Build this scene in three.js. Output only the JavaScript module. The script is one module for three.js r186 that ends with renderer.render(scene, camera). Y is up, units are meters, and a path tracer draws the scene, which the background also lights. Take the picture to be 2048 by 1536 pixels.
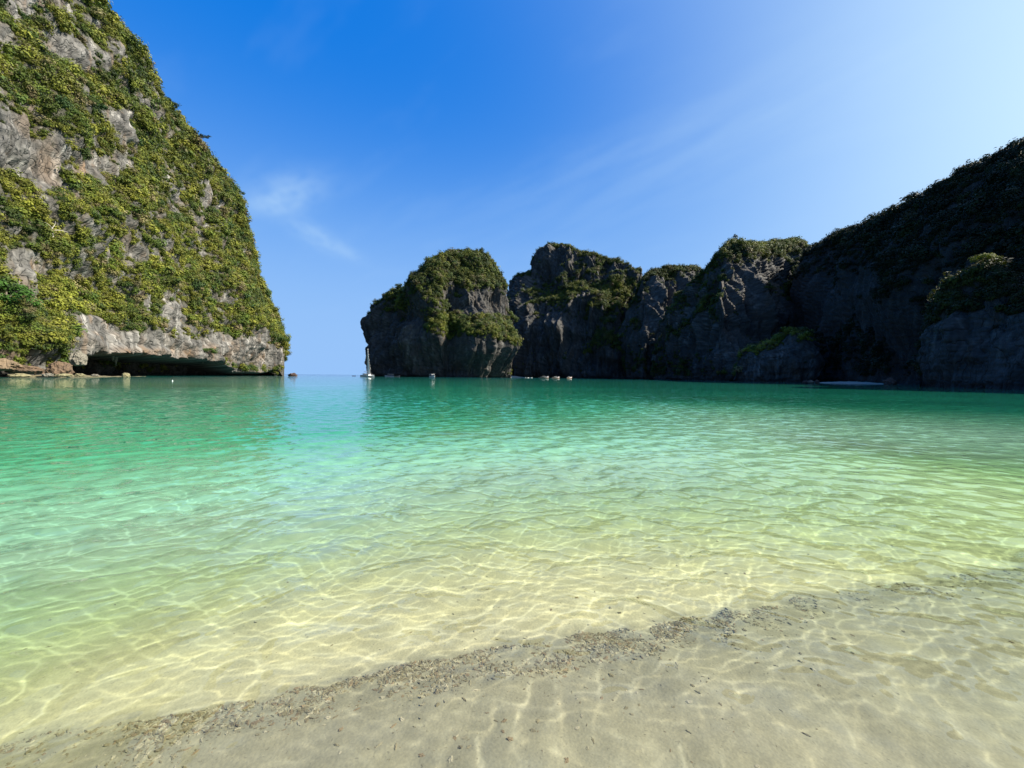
import * as THREE from 'three';
import { mergeGeometries } from 'three/addons/utils/BufferGeometryUtils.js';
import { createNoise3D } from 'simplex-noise';

// ------------------------------------------------------------------ camera, exposure, sky, sun
const EYE = 1.65, F = 795.2, EXPOSURE = 2.6;
const scene = new THREE.Scene();
const camera = new THREE.PerspectiveCamera(2 * Math.atan(768 / F) * 180 / Math.PI, 4 / 3, 0.1, 40000);
const PITCH = -1.12 * Math.PI / 180, ROLL = 0.58 * Math.PI / 180;
camera.position.set(0, EYE, 0);
camera.up.set(-Math.sin(ROLL), Math.cos(ROLL), 0);
camera.lookAt(0, EYE + Math.sin(PITCH), -Math.cos(PITCH));
camera.updateMatrixWorld(true);
const renderer = new THREE.WebGLRenderer({ antialias: true });
renderer.toneMapping = THREE.LinearToneMapping;
renderer.toneMappingExposure = EXPOSURE;
renderer.shadowMap.enabled = true;

const SUN_AZ = 93 * Math.PI / 180, SUN_EL = 39 * Math.PI / 180;
const SUN = new THREE.Vector3(Math.sin(SUN_AZ) * Math.cos(SUN_EL), Math.sin(SUN_EL), -Math.cos(SUN_AZ) * Math.cos(SUN_EL));
const sun = new THREE.DirectionalLight(new THREE.Color().setRGB(1, 0.93, 0.8), 5);
sun.name = 'sun';
sun.position.copy(SUN).multiplyScalar(900);
sun.castShadow = true;
Object.assign(sun.shadow.camera, { left: -700, right: 700, top: 700, bottom: -700, near: 1, far: 3000 });
sun.shadow.mapSize.set(4096, 4096);
scene.add(sun, sun.target);

// ------------------------------------------------------------------ noise and small helpers
function rng(seed) { let s = seed | 0; return () => { s = (s + 0x6d2b79f5) | 0; let t = Math.imul(s ^ (s >>> 15), 1 | s); t = (t + Math.imul(t ^ (t >>> 7), 61 | t)) ^ t; return ((t ^ (t >>> 14)) >>> 0) / 4294967296; }; }
const N3 = createNoise3D(rng(11));
const fbm = (x, y, z, o = 4, g = 0.5) => { let a = 1, s = 0, n = 0; for (let i = 0; i < o; i++) { s += a * N3(x, y, z); n += a; a *= g; x = x * 2.03 + 7.1; y = y * 2.03 + 3.7; z = z * 2.03 - 5.3; } return s / n; };
const ridged = (x, y, z, o = 3) => { let a = 1, s = 0, n = 0; for (let i = 0; i < o; i++) { s += a * (1 - 2 * Math.abs(N3(x, y, z))); n += a; a *= 0.5; x = x * 2.07 + 4.1; y = y * 2.07 - 2.7; z = z * 2.07 + 9.3; } return s / n; };
const clamp = (x, a = 0, b = 1) => Math.min(b, Math.max(a, x));
const sstep = (a, b, x) => { const t = clamp((x - a) / (b - a)); return t * t * (3 - 2 * t); };
const lerp = (a, b, t) => a + (b - a) * t;
function curve(points) { // piecewise linear y(x)
  return (x) => { if (x <= points[0][0]) return points[0][1]; for (let i = 1; i < points.length; i++) if (x <= points[i][0]) { const [a, b] = [points[i - 1], points[i]]; return lerp(a[1], b[1], (x - a[0]) / (b[0] - a[0])); } return points[points.length - 1][1]; };
}
// surveying: a direction sighted from the standing point, and the place met on it
const AX = new THREE.Vector3(), AY = new THREE.Vector3(), AZ = new THREE.Vector3();
camera.matrixWorld.extractBasis(AX, AY, AZ);
function sight(px, py) { return new THREE.Vector3().addScaledVector(AZ, -1).addScaledVector(AX, (px - 1024) / F).addScaledVector(AY, (768 - py) / F); }
function at(px, py, z) { const d = sight(px, py); return d.multiplyScalar(z / -d.z).add(camera.position); }
const horizonY = (px) => 752.4 + (px - 1024) * 0.0101;
function onSea(px, z, y = 0) { let py = horizonY(px) + EYE * F / z; for (let i = 0; i < 3; i++) { const p = at(px, py, z); py += (p.y - y) * F / z; } return at(px, py, z); }
function seaAt(px, py) { const d = sight(px, py); return d.multiplyScalar(EYE / -d.y).add(camera.position); }
function toPixel(p) { const d = p.clone().sub(camera.position); const w = -d.dot(AZ); return [1024 + F * d.dot(AX) / w, 768 - F * d.dot(AY) / w]; }

const used = new Map();
function numbered(name) { const n = used.get(name) ?? 0; used.set(name, n + 1); return n ? `${name}_${String(n).padStart(3, '0')}` : name; }
function tag(o, label, category, group, kind) { if (label) o.userData.label = label; if (category) o.userData.category = category; if (group) o.userData.group = group; if (kind) o.userData.kind = kind; return o; }
function mesh(name, geometry, material, parent) { const m = new THREE.Mesh(geometry, material); m.name = parent ? name : numbered(name); m.castShadow = m.receiveShadow = true; (parent ?? scene).add(m); return m; }
function root(name, position, turn = 0) { const g = new THREE.Group(); g.name = numbered(name); g.position.copy(position); g.rotation.y = turn; scene.add(g); return g; }
const rgb = (r, g, b) => new THREE.Color().setRGB(r, g, b);

// ------------------------------------------------------------------ sky
{
  const W = 1024, H = 512, data = new Float32Array(W * H * 4), d = new THREE.Vector3();
  const zen = [0.0, 0.18, 0.74], mid = [0.0, 0.29, 0.92], hor = [0.31, 0.55, 0.95], glare = [0.76, 1.02, 1.2];
  for (let j = 0; j < H; j++) for (let i = 0; i < W; i++) {
    const el = ((j + 0.5) / H - 0.5) * Math.PI, az = ((i + 0.5) / W - 0.5) * 2 * Math.PI;
    d.set(Math.cos(az) * Math.cos(el), Math.sin(el), Math.sin(az) * Math.cos(el));
    const e = Math.max(0, el) * 180 / Math.PI, a = Math.acos(clamp(d.dot(SUN), -1, 1)) * 180 / Math.PI;
    const t1 = Math.exp(-Math.pow(e / 22.5, 2.5)), t2 = Math.exp(-Math.pow(e / 24, 1.6));
    const g = 1.9 * Math.exp(-Math.pow(a / 44.5, 2.7)) * (0.45 + 0.55 * Math.exp(-e * e / 900));
    // thin cirrus, drawn out along one wind direction
    const k = 1 / (Math.max(d.y, 0.02) + 0.25), cx = d.x * k, cz = d.z * k;
    const drawn = fbm(cx * 1.5 + cz * 0.9 + 5, (cz * 1.1 - cx * 0.7) * 4.2, 3.3, 5, 0.55);
    let cloud = 0.035 * sstep(0.05, 0.75, drawn + 0.25 * fbm(cx * 1.1, cz * 1.1, 8)) * sstep(2, 12, e);
    for (const [px, py, rx, ry, lean, amt] of [[572, 385, 58, 26, -0.45, 0.34], [625, 468, 42, 17, 0.45, 0.26], [685, 500, 36, 11, 0.4, 0.2], [545, 412, 40, 14, -0.3, 0.2], [1180, 330, 260, 40, -0.3, 0.09], [1500, 250, 420, 60, -0.25, 0.13]]) {
      const v = sight(px, py).normalize(), q = d.dot(v); if (q < 0.7) continue;
      const east = new THREE.Vector3(-v.z, 0, v.x).normalize(), up = new THREE.Vector3().crossVectors(east, v).normalize(); if (up.y < 0) up.negate();
      const x = d.dot(east) / q * F, y = -d.dot(up) / q * F, xx = x * Math.cos(lean) + y * Math.sin(lean), yy = -x * Math.sin(lean) + y * Math.cos(lean);
      const r = (xx / rx) ** 2 + (yy / ry) ** 2; if (r > 9) continue;
      cloud += amt * Math.exp(-r) * clamp(0.75 + 0.9 * fbm(xx / rx * 1.3 + px, yy / ry * 1.6, 1, 4));
    }
    cloud = clamp(cloud, 0, 0.6);
    for (let c = 0; c < 3; c++) {
      let v = lerp(zen[c], mid[c], t2); v = lerp(v, hor[c], t1);
      v = lerp(v, glare[c], clamp(g, 0, 0.96));
      v = lerp(v, [0.62, 0.85, 1.02][c], cloud);
      data[(j * W + i) * 4 + c] = v / EXPOSURE;
    }
    data[(j * W + i) * 4 + 3] = 1;
  }
  const sky = new THREE.DataTexture(data, W, H, THREE.RGBAFormat, THREE.FloatType);
  sky.mapping = THREE.EquirectangularReflectionMapping; sky.magFilter = THREE.LinearFilter; sky.needsUpdate = true;
  scene.background = sky; scene.environment = sky;
}

// ------------------------------------------------------------------ textures
function hash2(x, y, s) { let h = Math.imul(x, 374761393) ^ Math.imul(y, 668265263) ^ Math.imul(s, 974634777); h = Math.imul(h ^ (h >>> 13), 1274126177); return ((h ^ (h >>> 16)) >>> 0) / 4294967296; }
function tileNoise(x, y, p, s) { const m = (a) => ((a % p) + p) % p, xi = Math.floor(x), yi = Math.floor(y), fx = x - xi, fy = y - yi, u = fx * fx * (3 - 2 * fx), v = fy * fy * (3 - 2 * fy); return lerp(lerp(hash2(m(xi), m(yi), s), hash2(m(xi + 1), m(yi), s), u), lerp(hash2(m(xi), m(yi + 1), s), hash2(m(xi + 1), m(yi + 1), s), u), v); }
function tileFbm(x, y, p, o, s) { let a = 1, t = 0, n = 0; for (let i = 0; i < o; i++) { t += a * tileNoise(x * p, y * p, p, s + i); n += a; a *= 0.55; p *= 2; } return t / n; }
function texture(w, h, fill, { srgb = false, channels = 4 } = {}) {
  const data = new Uint8Array(w * h * 4);
  for (let y = 0; y < h; y++) for (let x = 0; x < w; x++) { const c = fill(x / w, y / h); const o = (y * w + x) * 4; data[o] = clamp(c[0]) * 255; data[o + 1] = clamp(c[1]) * 255; data[o + 2] = clamp(c[2]) * 255; data[o + 3] = 255; }
  const t = new THREE.DataTexture(data, w, h); t.wrapS = t.wrapT = THREE.RepeatWrapping; t.magFilter = THREE.LinearFilter; if (srgb) t.colorSpace = THREE.SRGBColorSpace; t.needsUpdate = true; return t;
}
// weathered limestone: vertical fluting, horizontal bedding, pits
const rockHeight = (u, v) => {
  const w = tileFbm(u, v, 4, 3, 5) * 0.08;
  const crack = 1 - Math.pow(1 - Math.abs(2 * tileFbm(u + w, v * 0.6, 12, 2, 25) - 1), 10), flute = crack * (1 - Math.abs(2 * tileFbm(u + w, v * 0.25, 16, 3, 21) - 1) * 0.8), bed = 1 - Math.abs(2 * tileFbm(u * 0.25, v + w, 24, 2, 31) - 1) * 2.2;
  return 0.55 * flute + 0.1 * clamp(bed) + 0.45 * tileFbm(u, v, 12, 5, 41);
};
const rockBump = texture(1024, 1024, (u, v) => { const h = rockHeight(u, v) * 0.8; return [h, h, h]; });
const rockTint = texture(1024, 1024, (u, v) => { const n = tileFbm(u, v, 8, 5, 61), s = tileFbm(u, v * 0.2, 24, 4, 71), k = 0.55 + 0.5 * n + 0.45 * (s - 0.5) + 0.35 * (rockHeight(u, v) - 0.6); return [k, k * 0.99, k * 0.965]; });
const sandBump = texture(1024, 1024, (u, v) => { const n = 0.6 * tileFbm(u, v, 24, 3, 81) + 0.4 * tileFbm(u, v, 160, 2, 91); return [n, n, n]; });
const sandTint = texture(1024, 1024, (u, v) => { const n = tileFbm(u, v, 10, 5, 101), g = tileNoise(u * 300, v * 300, 300, 111), k = 0.72 + 0.3 * n + 0.16 * (g - 0.5) - (tileNoise(u * 210, v * 210, 210, 7) > 0.93 ? 0.22 : 0); return [k, k * 0.985, k * 0.95]; });

// ------------------------------------------------------------------ water surface: one set of waves, used by the sheet and its ripples
const WAVES = [];
{
  const r = rng(77);
  for (let i = 0; i < 34; i++) {
    const lambda = 0.08 * Math.pow(24, i / 33), dir = Math.PI / 2 + (r() + r() + r() - 1.5) * 1.25, k = 2 * Math.PI / lambda, slope = 0.035 * (lambda < 0.16 ? 0.95 : lambda > 0.7 ? 0.35 : 1.15);
    WAVES.push([Math.cos(dir) * k, Math.sin(dir) * k, r() * 6.283, slope / k, lambda]);
  }
}
function wave(x, z, spacing) { // height and slopes, without what the mesh there is too coarse for
  const shore = sstep(-3.0, -1.8, z) * clamp(1 - spacing / 0.05), calm = 1 - 0.6 * sstep(-3.0, -1.8, z); let h = 0, gx = 0, gz = 0; const wx = x + 0.14 * N3(x * 0.6, z * 0.6, 1), wz = z + 0.14 * N3(x * 0.6, z * 0.6, 9);
  for (const [kx, kz, ph, a, l] of WAVES) { const f = calm * clamp((l - 2.2 * spacing) / (2 * spacing)); if (f <= 0) continue; const p = kx * wx + kz * wz + ph, s = Math.sin(p), c = Math.cos(p) * a * f; h += s * a * f; gx += c * kx; gz += c * kz; }
  if (shore > 0) { const fx = x / (1 - 0.16 * (z + 2)) + 0.07 * N3(x * 1.6, z * 2.2, 21) + 0.02 * N3(x * 6, z * 5, 27), am = 0.25 + 1.1 * sstep(-0.35, 0.6, N3(x * 1.9, z * 1.3, 31)); for (const [kx, kz, ph, a] of SHORE) { const p = kx * fx + kz * wz + ph, s = Math.sin(p), c = Math.cos(p) * a * shore * am; h += s * a * shore * am; gx += c * kx; gz += c * kz; } }
  const gust = 0.75 + 0.5 * sstep(-0.5, 0.5, N3(x * 0.05, z * 0.05, 4));
  return [h * gust, gx * gust, gz * gust];
}
const SHORE = [];
{ const r = rng(78); for (let i = 0; i < 10; i++) { const lambda = 0.09 + 0.2 * r(), dir = (r() < 0.5 ? 0 : Math.PI) + (r() - 0.5) * 0.9, k = 2 * Math.PI / lambda; SHORE.push([Math.cos(dir) * k, Math.sin(dir) * k, r() * 6.283, 0.045 / k]); } }
const rippleNormal = (() => { // a 5 m tile of small wind ripples as slopes
  const S = 1024, r = rng(5), W = [];
  for (let i = 0; i < 90; i++) { const m = 4 + Math.pow(r(), 1.6) * 46, dir = Math.PI / 2 + (r() + r() + r() - 1.5) * 1.6, kx = Math.round(Math.cos(dir) * m), ky = Math.round(Math.sin(dir) * m); W.push([kx, ky, r() * 6.283, 0.0165 * Math.sqrt(14 / (8 + m))]); }
  return texture(S, S, (u, v) => { let gx = 0, gy = 0; for (const [kx, ky, p, s] of W) { const c = Math.cos(2 * Math.PI * (kx * u + ky * v) + p) * s, m = Math.hypot(kx, ky) || 1; gx += c * kx / m; gy += c * ky / m; } const l = Math.hypot(gx, gy, 1); return [0.5 - 0.5 * gx / l, 0.5 - 0.5 * gy / l, 0.5 + 0.5 / l]; });
})();
rippleNormal.repeat.set(1, 1);

// how clear the water is: clear over the shallow sand at the feet, milky green further out
const depthAt = (x, z) => { const r = Math.hypot(x * 0.75, z) * clamp(1 - 0.06 * x, 0.5, 1.4), off = r + 0.5 * N3(x * 0.12, z * 0.12, 2); return 0.05 + 0.05 * Math.min(off, 9) + 0.02 * clamp(off - 9, 0, 30); };
const clearAt = (x, z) => 1 - sstep(0.2, 0.62, depthAt(x, z));
const clearMap = texture(512, 512, (u, v) => { const x = (u - 0.5) * 120, z = (v - 0.7) * 120, c = clearAt(x, z); return [c, c, c]; });
clearMap.wrapS = clearMap.wrapT = THREE.ClampToEdgeWrapping; clearMap.channel = 2;
// wave caustics painted into the sea's colour map, which also masks sunlight passing through
const CAUSTIC_AREA = { x0: -7.2, x1: 7.2, z0: -8.3, z1: 0.5 };
const paintedCaustics = (() => {
  const W = 2048, H = 1252, acc = new Float32Array(W * H), sx = W / (CAUSTIC_AREA.x1 - CAUSTIC_AREA.x0), sz = H / (CAUSTIC_AREA.z1 - CAUSTIC_AREA.z0);
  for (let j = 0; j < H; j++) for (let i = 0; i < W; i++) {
    const x = CAUSTIC_AREA.x0 + (i + 0.5) / sx, z = CAUSTIC_AREA.z0 + (j + 0.5) / sz, [, gx, gz] = wave(x, z, 0.02), k = Math.min(0.42, 0.03 + 0.85 * depthAt(x, z));
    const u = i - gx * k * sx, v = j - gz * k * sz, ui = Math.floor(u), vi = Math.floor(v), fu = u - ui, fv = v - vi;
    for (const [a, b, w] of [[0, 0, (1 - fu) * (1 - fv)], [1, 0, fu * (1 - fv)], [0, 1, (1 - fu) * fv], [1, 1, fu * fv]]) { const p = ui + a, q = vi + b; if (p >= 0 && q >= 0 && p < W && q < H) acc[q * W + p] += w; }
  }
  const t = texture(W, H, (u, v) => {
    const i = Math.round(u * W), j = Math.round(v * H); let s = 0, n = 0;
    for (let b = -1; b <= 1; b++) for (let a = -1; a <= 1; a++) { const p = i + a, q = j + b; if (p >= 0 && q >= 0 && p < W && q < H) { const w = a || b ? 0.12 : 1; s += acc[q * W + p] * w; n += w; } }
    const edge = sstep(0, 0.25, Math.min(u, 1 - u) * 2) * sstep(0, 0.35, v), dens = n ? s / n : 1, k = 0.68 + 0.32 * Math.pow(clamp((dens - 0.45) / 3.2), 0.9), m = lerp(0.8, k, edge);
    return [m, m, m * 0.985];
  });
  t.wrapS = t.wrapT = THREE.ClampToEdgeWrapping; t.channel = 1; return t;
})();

const DEEP = [ // sea colour with distance along the view of the bay: what the water and its bed scatter back
  [0, 0.27, 0.47, 0.33], [5, 0.26, 0.46, 0.32], [9, 0.14, 0.39, 0.22], [16, 0.055, 0.31, 0.16], [28, 0.02, 0.235, 0.13], [60, 0.012, 0.20, 0.12], [150, 0.014, 0.15, 0.11], [420, 0.01, 0.105, 0.12], [700, 0.004, 0.06, 0.12], [12000, 0.002, 0.035, 0.1]];
const SEA = [1, 2, 3].map((c) => curve(DEEP.map((d) => [Math.log(d[0] + 0.5), 0.8 * d[c]])));
const TINT = [[[0, 1], [2.2, 1], [3.6, 0.95], [5, 0.82], [8, 0.54]], [[0, 1], [6.4, 0.98], [12, 0.85]], [[0, 0.96], [2.2, 0.95], [3.6, 0.88], [5, 0.76], [8, 0.62]]].map(curve);
const reefs = [[650, 861, 30, 3, 0.5, 0], [900, 868, 75, 5, 0.55, 1], [1420, 797, 190, 8, 0.7, 1], [1250, 785, 120, 4, 0.4, 1], [1900, 806, 160, 6, 0.5, 0], [240, 769, 330, 5, 0.85, 2], [120, 775, 150, 3, 0.4, 2], [1050, 808, 130, 6, 0.35, 0], [300, 840, 200, 5, 0.25, 0], [150, 800, 120, 4, 0.25, 0]].map(([px, py, rx, ry, a, tone]) => { const c = seaAt(px, py), e = seaAt(px + rx, py), n = seaAt(px, py + ry); return { c, rx: Math.hypot(e.x - c.x, e.z - c.z), rz: Math.abs(n.z - c.z), a, tone }; });
{
  const A = 900, R1 = 690, R = 780, r0 = 0.55, ratio = Math.pow(60 / r0, 1 / R1), out = Math.pow(200, 1 / (R - R1)), half = 76 * Math.PI / 180;
  const pos = new Float32Array((A + 1) * (R + 1) * 3), nor = new Float32Array(pos.length), col = new Float32Array(pos.length), uv = new Float32Array((A + 1) * (R + 1) * 2), uv1 = new Float32Array(uv.length), uv2 = new Float32Array(uv.length), idx = [];
  for (let j = 0, n = 0; j <= R; j++) {
    const r = j <= R1 ? r0 * Math.pow(ratio, j) : 60 * Math.pow(out, j - R1), gap = Math.max(r * (ratio - 1), r * 2 * half / A);
    for (let i = 0; i <= A; i++, n++) {
      const a = -half + 2 * half * i / A, x = Math.sin(a) * r, z = -Math.cos(a) * r, [h, gx, gz] = r < 70 ? wave(x, z, gap) : [0, 0, 0];
      pos.set([x, h, z], n * 3); const l = Math.hypot(gx, gz, 1); nor.set([-gx / l, 1 / l, -gz / l], n * 3);
      uv.set([x / 5, -z / 5], n * 2); uv1.set([(x - CAUSTIC_AREA.x0) / (CAUSTIC_AREA.x1 - CAUSTIC_AREA.x0), (z - CAUSTIC_AREA.z0) / (CAUSTIC_AREA.z1 - CAUSTIC_AREA.z0)], n * 2); uv2.set([x / 120 + 0.5, z / 120 + 0.7], n * 2);
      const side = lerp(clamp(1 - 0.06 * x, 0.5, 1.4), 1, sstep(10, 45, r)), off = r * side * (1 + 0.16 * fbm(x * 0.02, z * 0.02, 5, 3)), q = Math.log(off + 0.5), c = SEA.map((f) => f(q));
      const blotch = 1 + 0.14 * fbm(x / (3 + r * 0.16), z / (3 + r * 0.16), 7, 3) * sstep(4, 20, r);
      const paintedSun = 1 + 0.22 * sstep(0, -14, x) * sstep(160, 60, r) - 0.22 * sstep(4, 22, x) * sstep(120, 40, r) * sstep(9, 16, r);  // sunlit left and dimmer right are painted into the sea colour
      for (let k = 0; k < 3; k++) c[k] = lerp(c[k] * blotch * paintedSun, TINT[k](r * side), clearAt(x, z));
      for (const f of reefs) { const e = ((x - f.c.x) / f.rx) ** 2 + ((z - f.c.z) / f.rz) ** 2; if (e < 5) { const w = f.a * Math.exp(-e) * clamp(0.9 + 0.8 * fbm(x * 3 / f.rx, z * 3 / f.rz, 3, 3)), to = [[0.3, 0.5, 0.55], [0.95, 0.5, 0.42], [2.6, 0.85, 0.5]][f.tone]; for (let k = 0; k < 3; k++) c[k] *= lerp(1, to[k], w); } }
      col.set(c, n * 3);
      if (i < A && j < R) { const p = n, s = n + A + 1; idx.push(p, p + 1, s, p + 1, s + 1, s); }
    }
  }
  const g = new THREE.BufferGeometry();
  g.setAttribute('position', new THREE.BufferAttribute(pos, 3)); g.setAttribute('normal', new THREE.BufferAttribute(nor, 3)); g.setAttribute('color', new THREE.BufferAttribute(col, 3));
  g.setAttribute('uv', new THREE.BufferAttribute(uv, 2)); g.setAttribute('uv1', new THREE.BufferAttribute(uv1, 2)); g.setAttribute('uv2', new THREE.BufferAttribute(uv2, 2)); g.setIndex(idx);
  const sea = mesh('sea', g, new THREE.MeshPhysicalMaterial({ vertexColors: true, map: paintedCaustics, roughness: 0.03, ior: 1.333, transmission: 1, transmissionMap: clearMap, thickness: 0, normalMap: rippleNormal, normalScale: new THREE.Vector2(1, 1) }));
  tag(sea, 'clear shallow sea turning from pale sand to emerald green towards the cliffs', 'sea', null, 'structure');
}
// sandy bed
const rubbleLine = [[-200, 1490], [0, 1462], [250, 1425], [480, 1383], [700, 1335], [900, 1300], [1050, 1272], [1250, 1243], [1400, 1218], [1600, 1185], [1900, 1135], [2300, 1080]];
const lineAt = curve(rubbleLine.map(([px, py]) => { const d = sight(px, py), k = (EYE + 0.14) / -d.y; return [d.x * k, d.z * k]; }));
const bedY = (x, z) => -depthAt(x, z) + 0.012 * N3(x * 2.2, z * 2.2, 3) + 0.02 * N3(x * 0.7, z * 0.7, 6);
{
  const A = 420, R = 420, pos = [], uv = [], col = [], idx = [];
  for (let j = 0, n = 0; j <= R; j++) for (let i = 0; i <= A; i++, n++) {
    const s = i / A * 2 - 1, x = 60 * Math.sign(s) * Math.pow(Math.abs(s), 2.2), t = j / R, z = 4 - 64 * Math.pow(t, 2.1);
    pos.push(x, bedY(x, z), z); uv.push(x / 2.4, z / 2.4);
    const d = lineAt(x) - z + 0.05 * N3(x * 3, z * 3, 2), far = sstep(-0.02, 0.12, d), k = 1 + 0.12 * fbm(x * 1.4, z * 1.4, 6, 4), near = [0.36, 0.35, 0.25], out = [0.60, 0.57, 0.38], band = 0.16 * Math.exp(-Math.pow((d + 0.16) / 0.16, 2)) * sstep(-0.3, 0.5, fbm(x * 4, z * 4, 3, 3) + 0.2);
    col.push(...[0, 1, 2].map((c) => lerp(near[c], out[c], far) * k * (1 - band)));
    if (i < A && j < R) { const p = n, q = n + A + 1; idx.push(p, p + 1, q, p + 1, q + 1, q); }
  }
  const g = new THREE.BufferGeometry(); g.setAttribute('position', new THREE.Float32BufferAttribute(pos, 3)); g.setAttribute('uv', new THREE.Float32BufferAttribute(uv, 2)); g.setAttribute('color', new THREE.Float32BufferAttribute(col, 3)); g.setIndex(idx); g.computeVertexNormals();
  tag(mesh('seabed', g, new THREE.MeshStandardMaterial({ vertexColors: true, map: sandTint, bumpMap: sandBump, bumpScale: 0.004, roughness: 0.95 })), 'pale sandy seabed under the clear shallow water in front', 'seabed', null, 'structure');
}

// ------------------------------------------------------------------ foliage
function leafClump(seed, leaves, size, flat = 0.75) {
  const r = rng(seed), pos = [], nor = [], v = new THREE.Vector3(), a = new THREE.Vector3(), b = new THREE.Vector3(), n = new THREE.Vector3();
  const lobes = []; for (let i = 0; i < 5; i++) lobes.push(new THREE.Vector3((r() - 0.5) * 1.1, (r() - 0.15) * 0.7 * flat, (r() - 0.5) * 1.1));
  for (let i = 0; i < leaves; i++) {
    const lobe = lobes[i % lobes.length]; do { v.set(r() * 2 - 1, r() * 2 - 1, r() * 2 - 1); } while (v.length() > 1 || v.length() < 0.2);
    v.normalize(); n.copy(v); v.multiplyScalar(0.28 + 0.34 * r()); v.y *= flat; v.add(lobe);
    n.y += 0.5; n.x += (r() - 0.5) * 0.9; n.z += (r() - 0.5) * 0.9; n.normalize();
    a.set(r() - 0.5, r() - 0.5, r() - 0.5).cross(n).normalize(); b.crossVectors(n, a);
    const s = size * (0.6 + 0.8 * r()), w = s * (0.5 + 0.3 * r()), bend = s * 0.25;
    const p = [v.clone().addScaledVector(a, -s), v.clone().addScaledVector(b, -w).addScaledVector(n, bend), v.clone().addScaledVector(b, w).addScaledVector(n, bend), v.clone().addScaledVector(a, s)];
    for (const k of [0, 1, 2, 2, 1, 3]) { pos.push(p[k].x, p[k].y, p[k].z); const m = v.clone().sub(lobe).normalize().multiplyScalar(0.55).add(n).normalize(); nor.push(m.x, m.y, m.z); }
  }
  const g = new THREE.BufferGeometry(); g.setAttribute('position', new THREE.Float32BufferAttribute(pos, 3)); g.setAttribute('normal', new THREE.Float32BufferAttribute(nor, 3)); return g;
}
const leafMat = new THREE.MeshPhysicalMaterial({ color: 0xffffff, roughness: 0.75, specularIntensity: 0.4, transmission: 0.3, thickness: 0, side: THREE.DoubleSide });
const clumps = [leafClump(1, 170, 0.135), leafClump(2, 130, 0.16), leafClump(3, 200, 0.12, 1)];
const leafTone = (r, n, lum = 1, dry = 0) => { // olive and yellow-green to deep green, dry brown here and there
  const t = clamp(0.5 + 0.75 * n + (r() - 0.5) * 0.75), k = (0.62 + 0.85 * r()) * lum;
  const c = t < 0.5 ? [lerp(0.018, 0.052, t * 2), lerp(0.040, 0.074, t * 2), lerp(0.008, 0.006, t * 2)] : [lerp(0.052, 0.105, t * 2 - 1), lerp(0.074, 0.108, t * 2 - 1), lerp(0.006, 0.012, t * 2 - 1)];
  if (r() < 0.04 + 0.5 * dry) { c[0] = 0.1; c[1] = 0.08 + 0.012 * r(); c[2] = 0.036; }
  return [c[0] * k, c[1] * k, c[2] * k];
};
function cover(label, spots, kindMask = 3) { // ground cover: one object, leaf clumps in three shapes
  const parts = clumps.map(() => []); spots.forEach((s, i) => parts[i % 3].push(s));
  const o = new THREE.Group(); o.name = numbered('shrub_cover'); scene.add(o); tag(o, label, 'shrubs', null, 'stuff');
  const m4 = new THREE.Matrix4(), q = new THREE.Quaternion(), e = new THREE.Euler(), c = new THREE.Color();
  parts.forEach((list, k) => {
    if (!list.length) return; const im = new THREE.InstancedMesh(clumps[k], leafMat, list.length); im.name = 'shrub'; im.userData.kind = 'stuff';
    list.forEach((s, i) => { q.setFromEuler(e.set(s.tx, s.yaw, s.tz)); m4.compose(s.p, q, new THREE.Vector3(s.r, s.r * s.h, s.r)); im.setMatrixAt(i, m4); im.setColorAt(i, c.setRGB(...s.c)); });
    im.castShadow = im.receiveShadow = true; o.add(im);
  });
}

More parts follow.
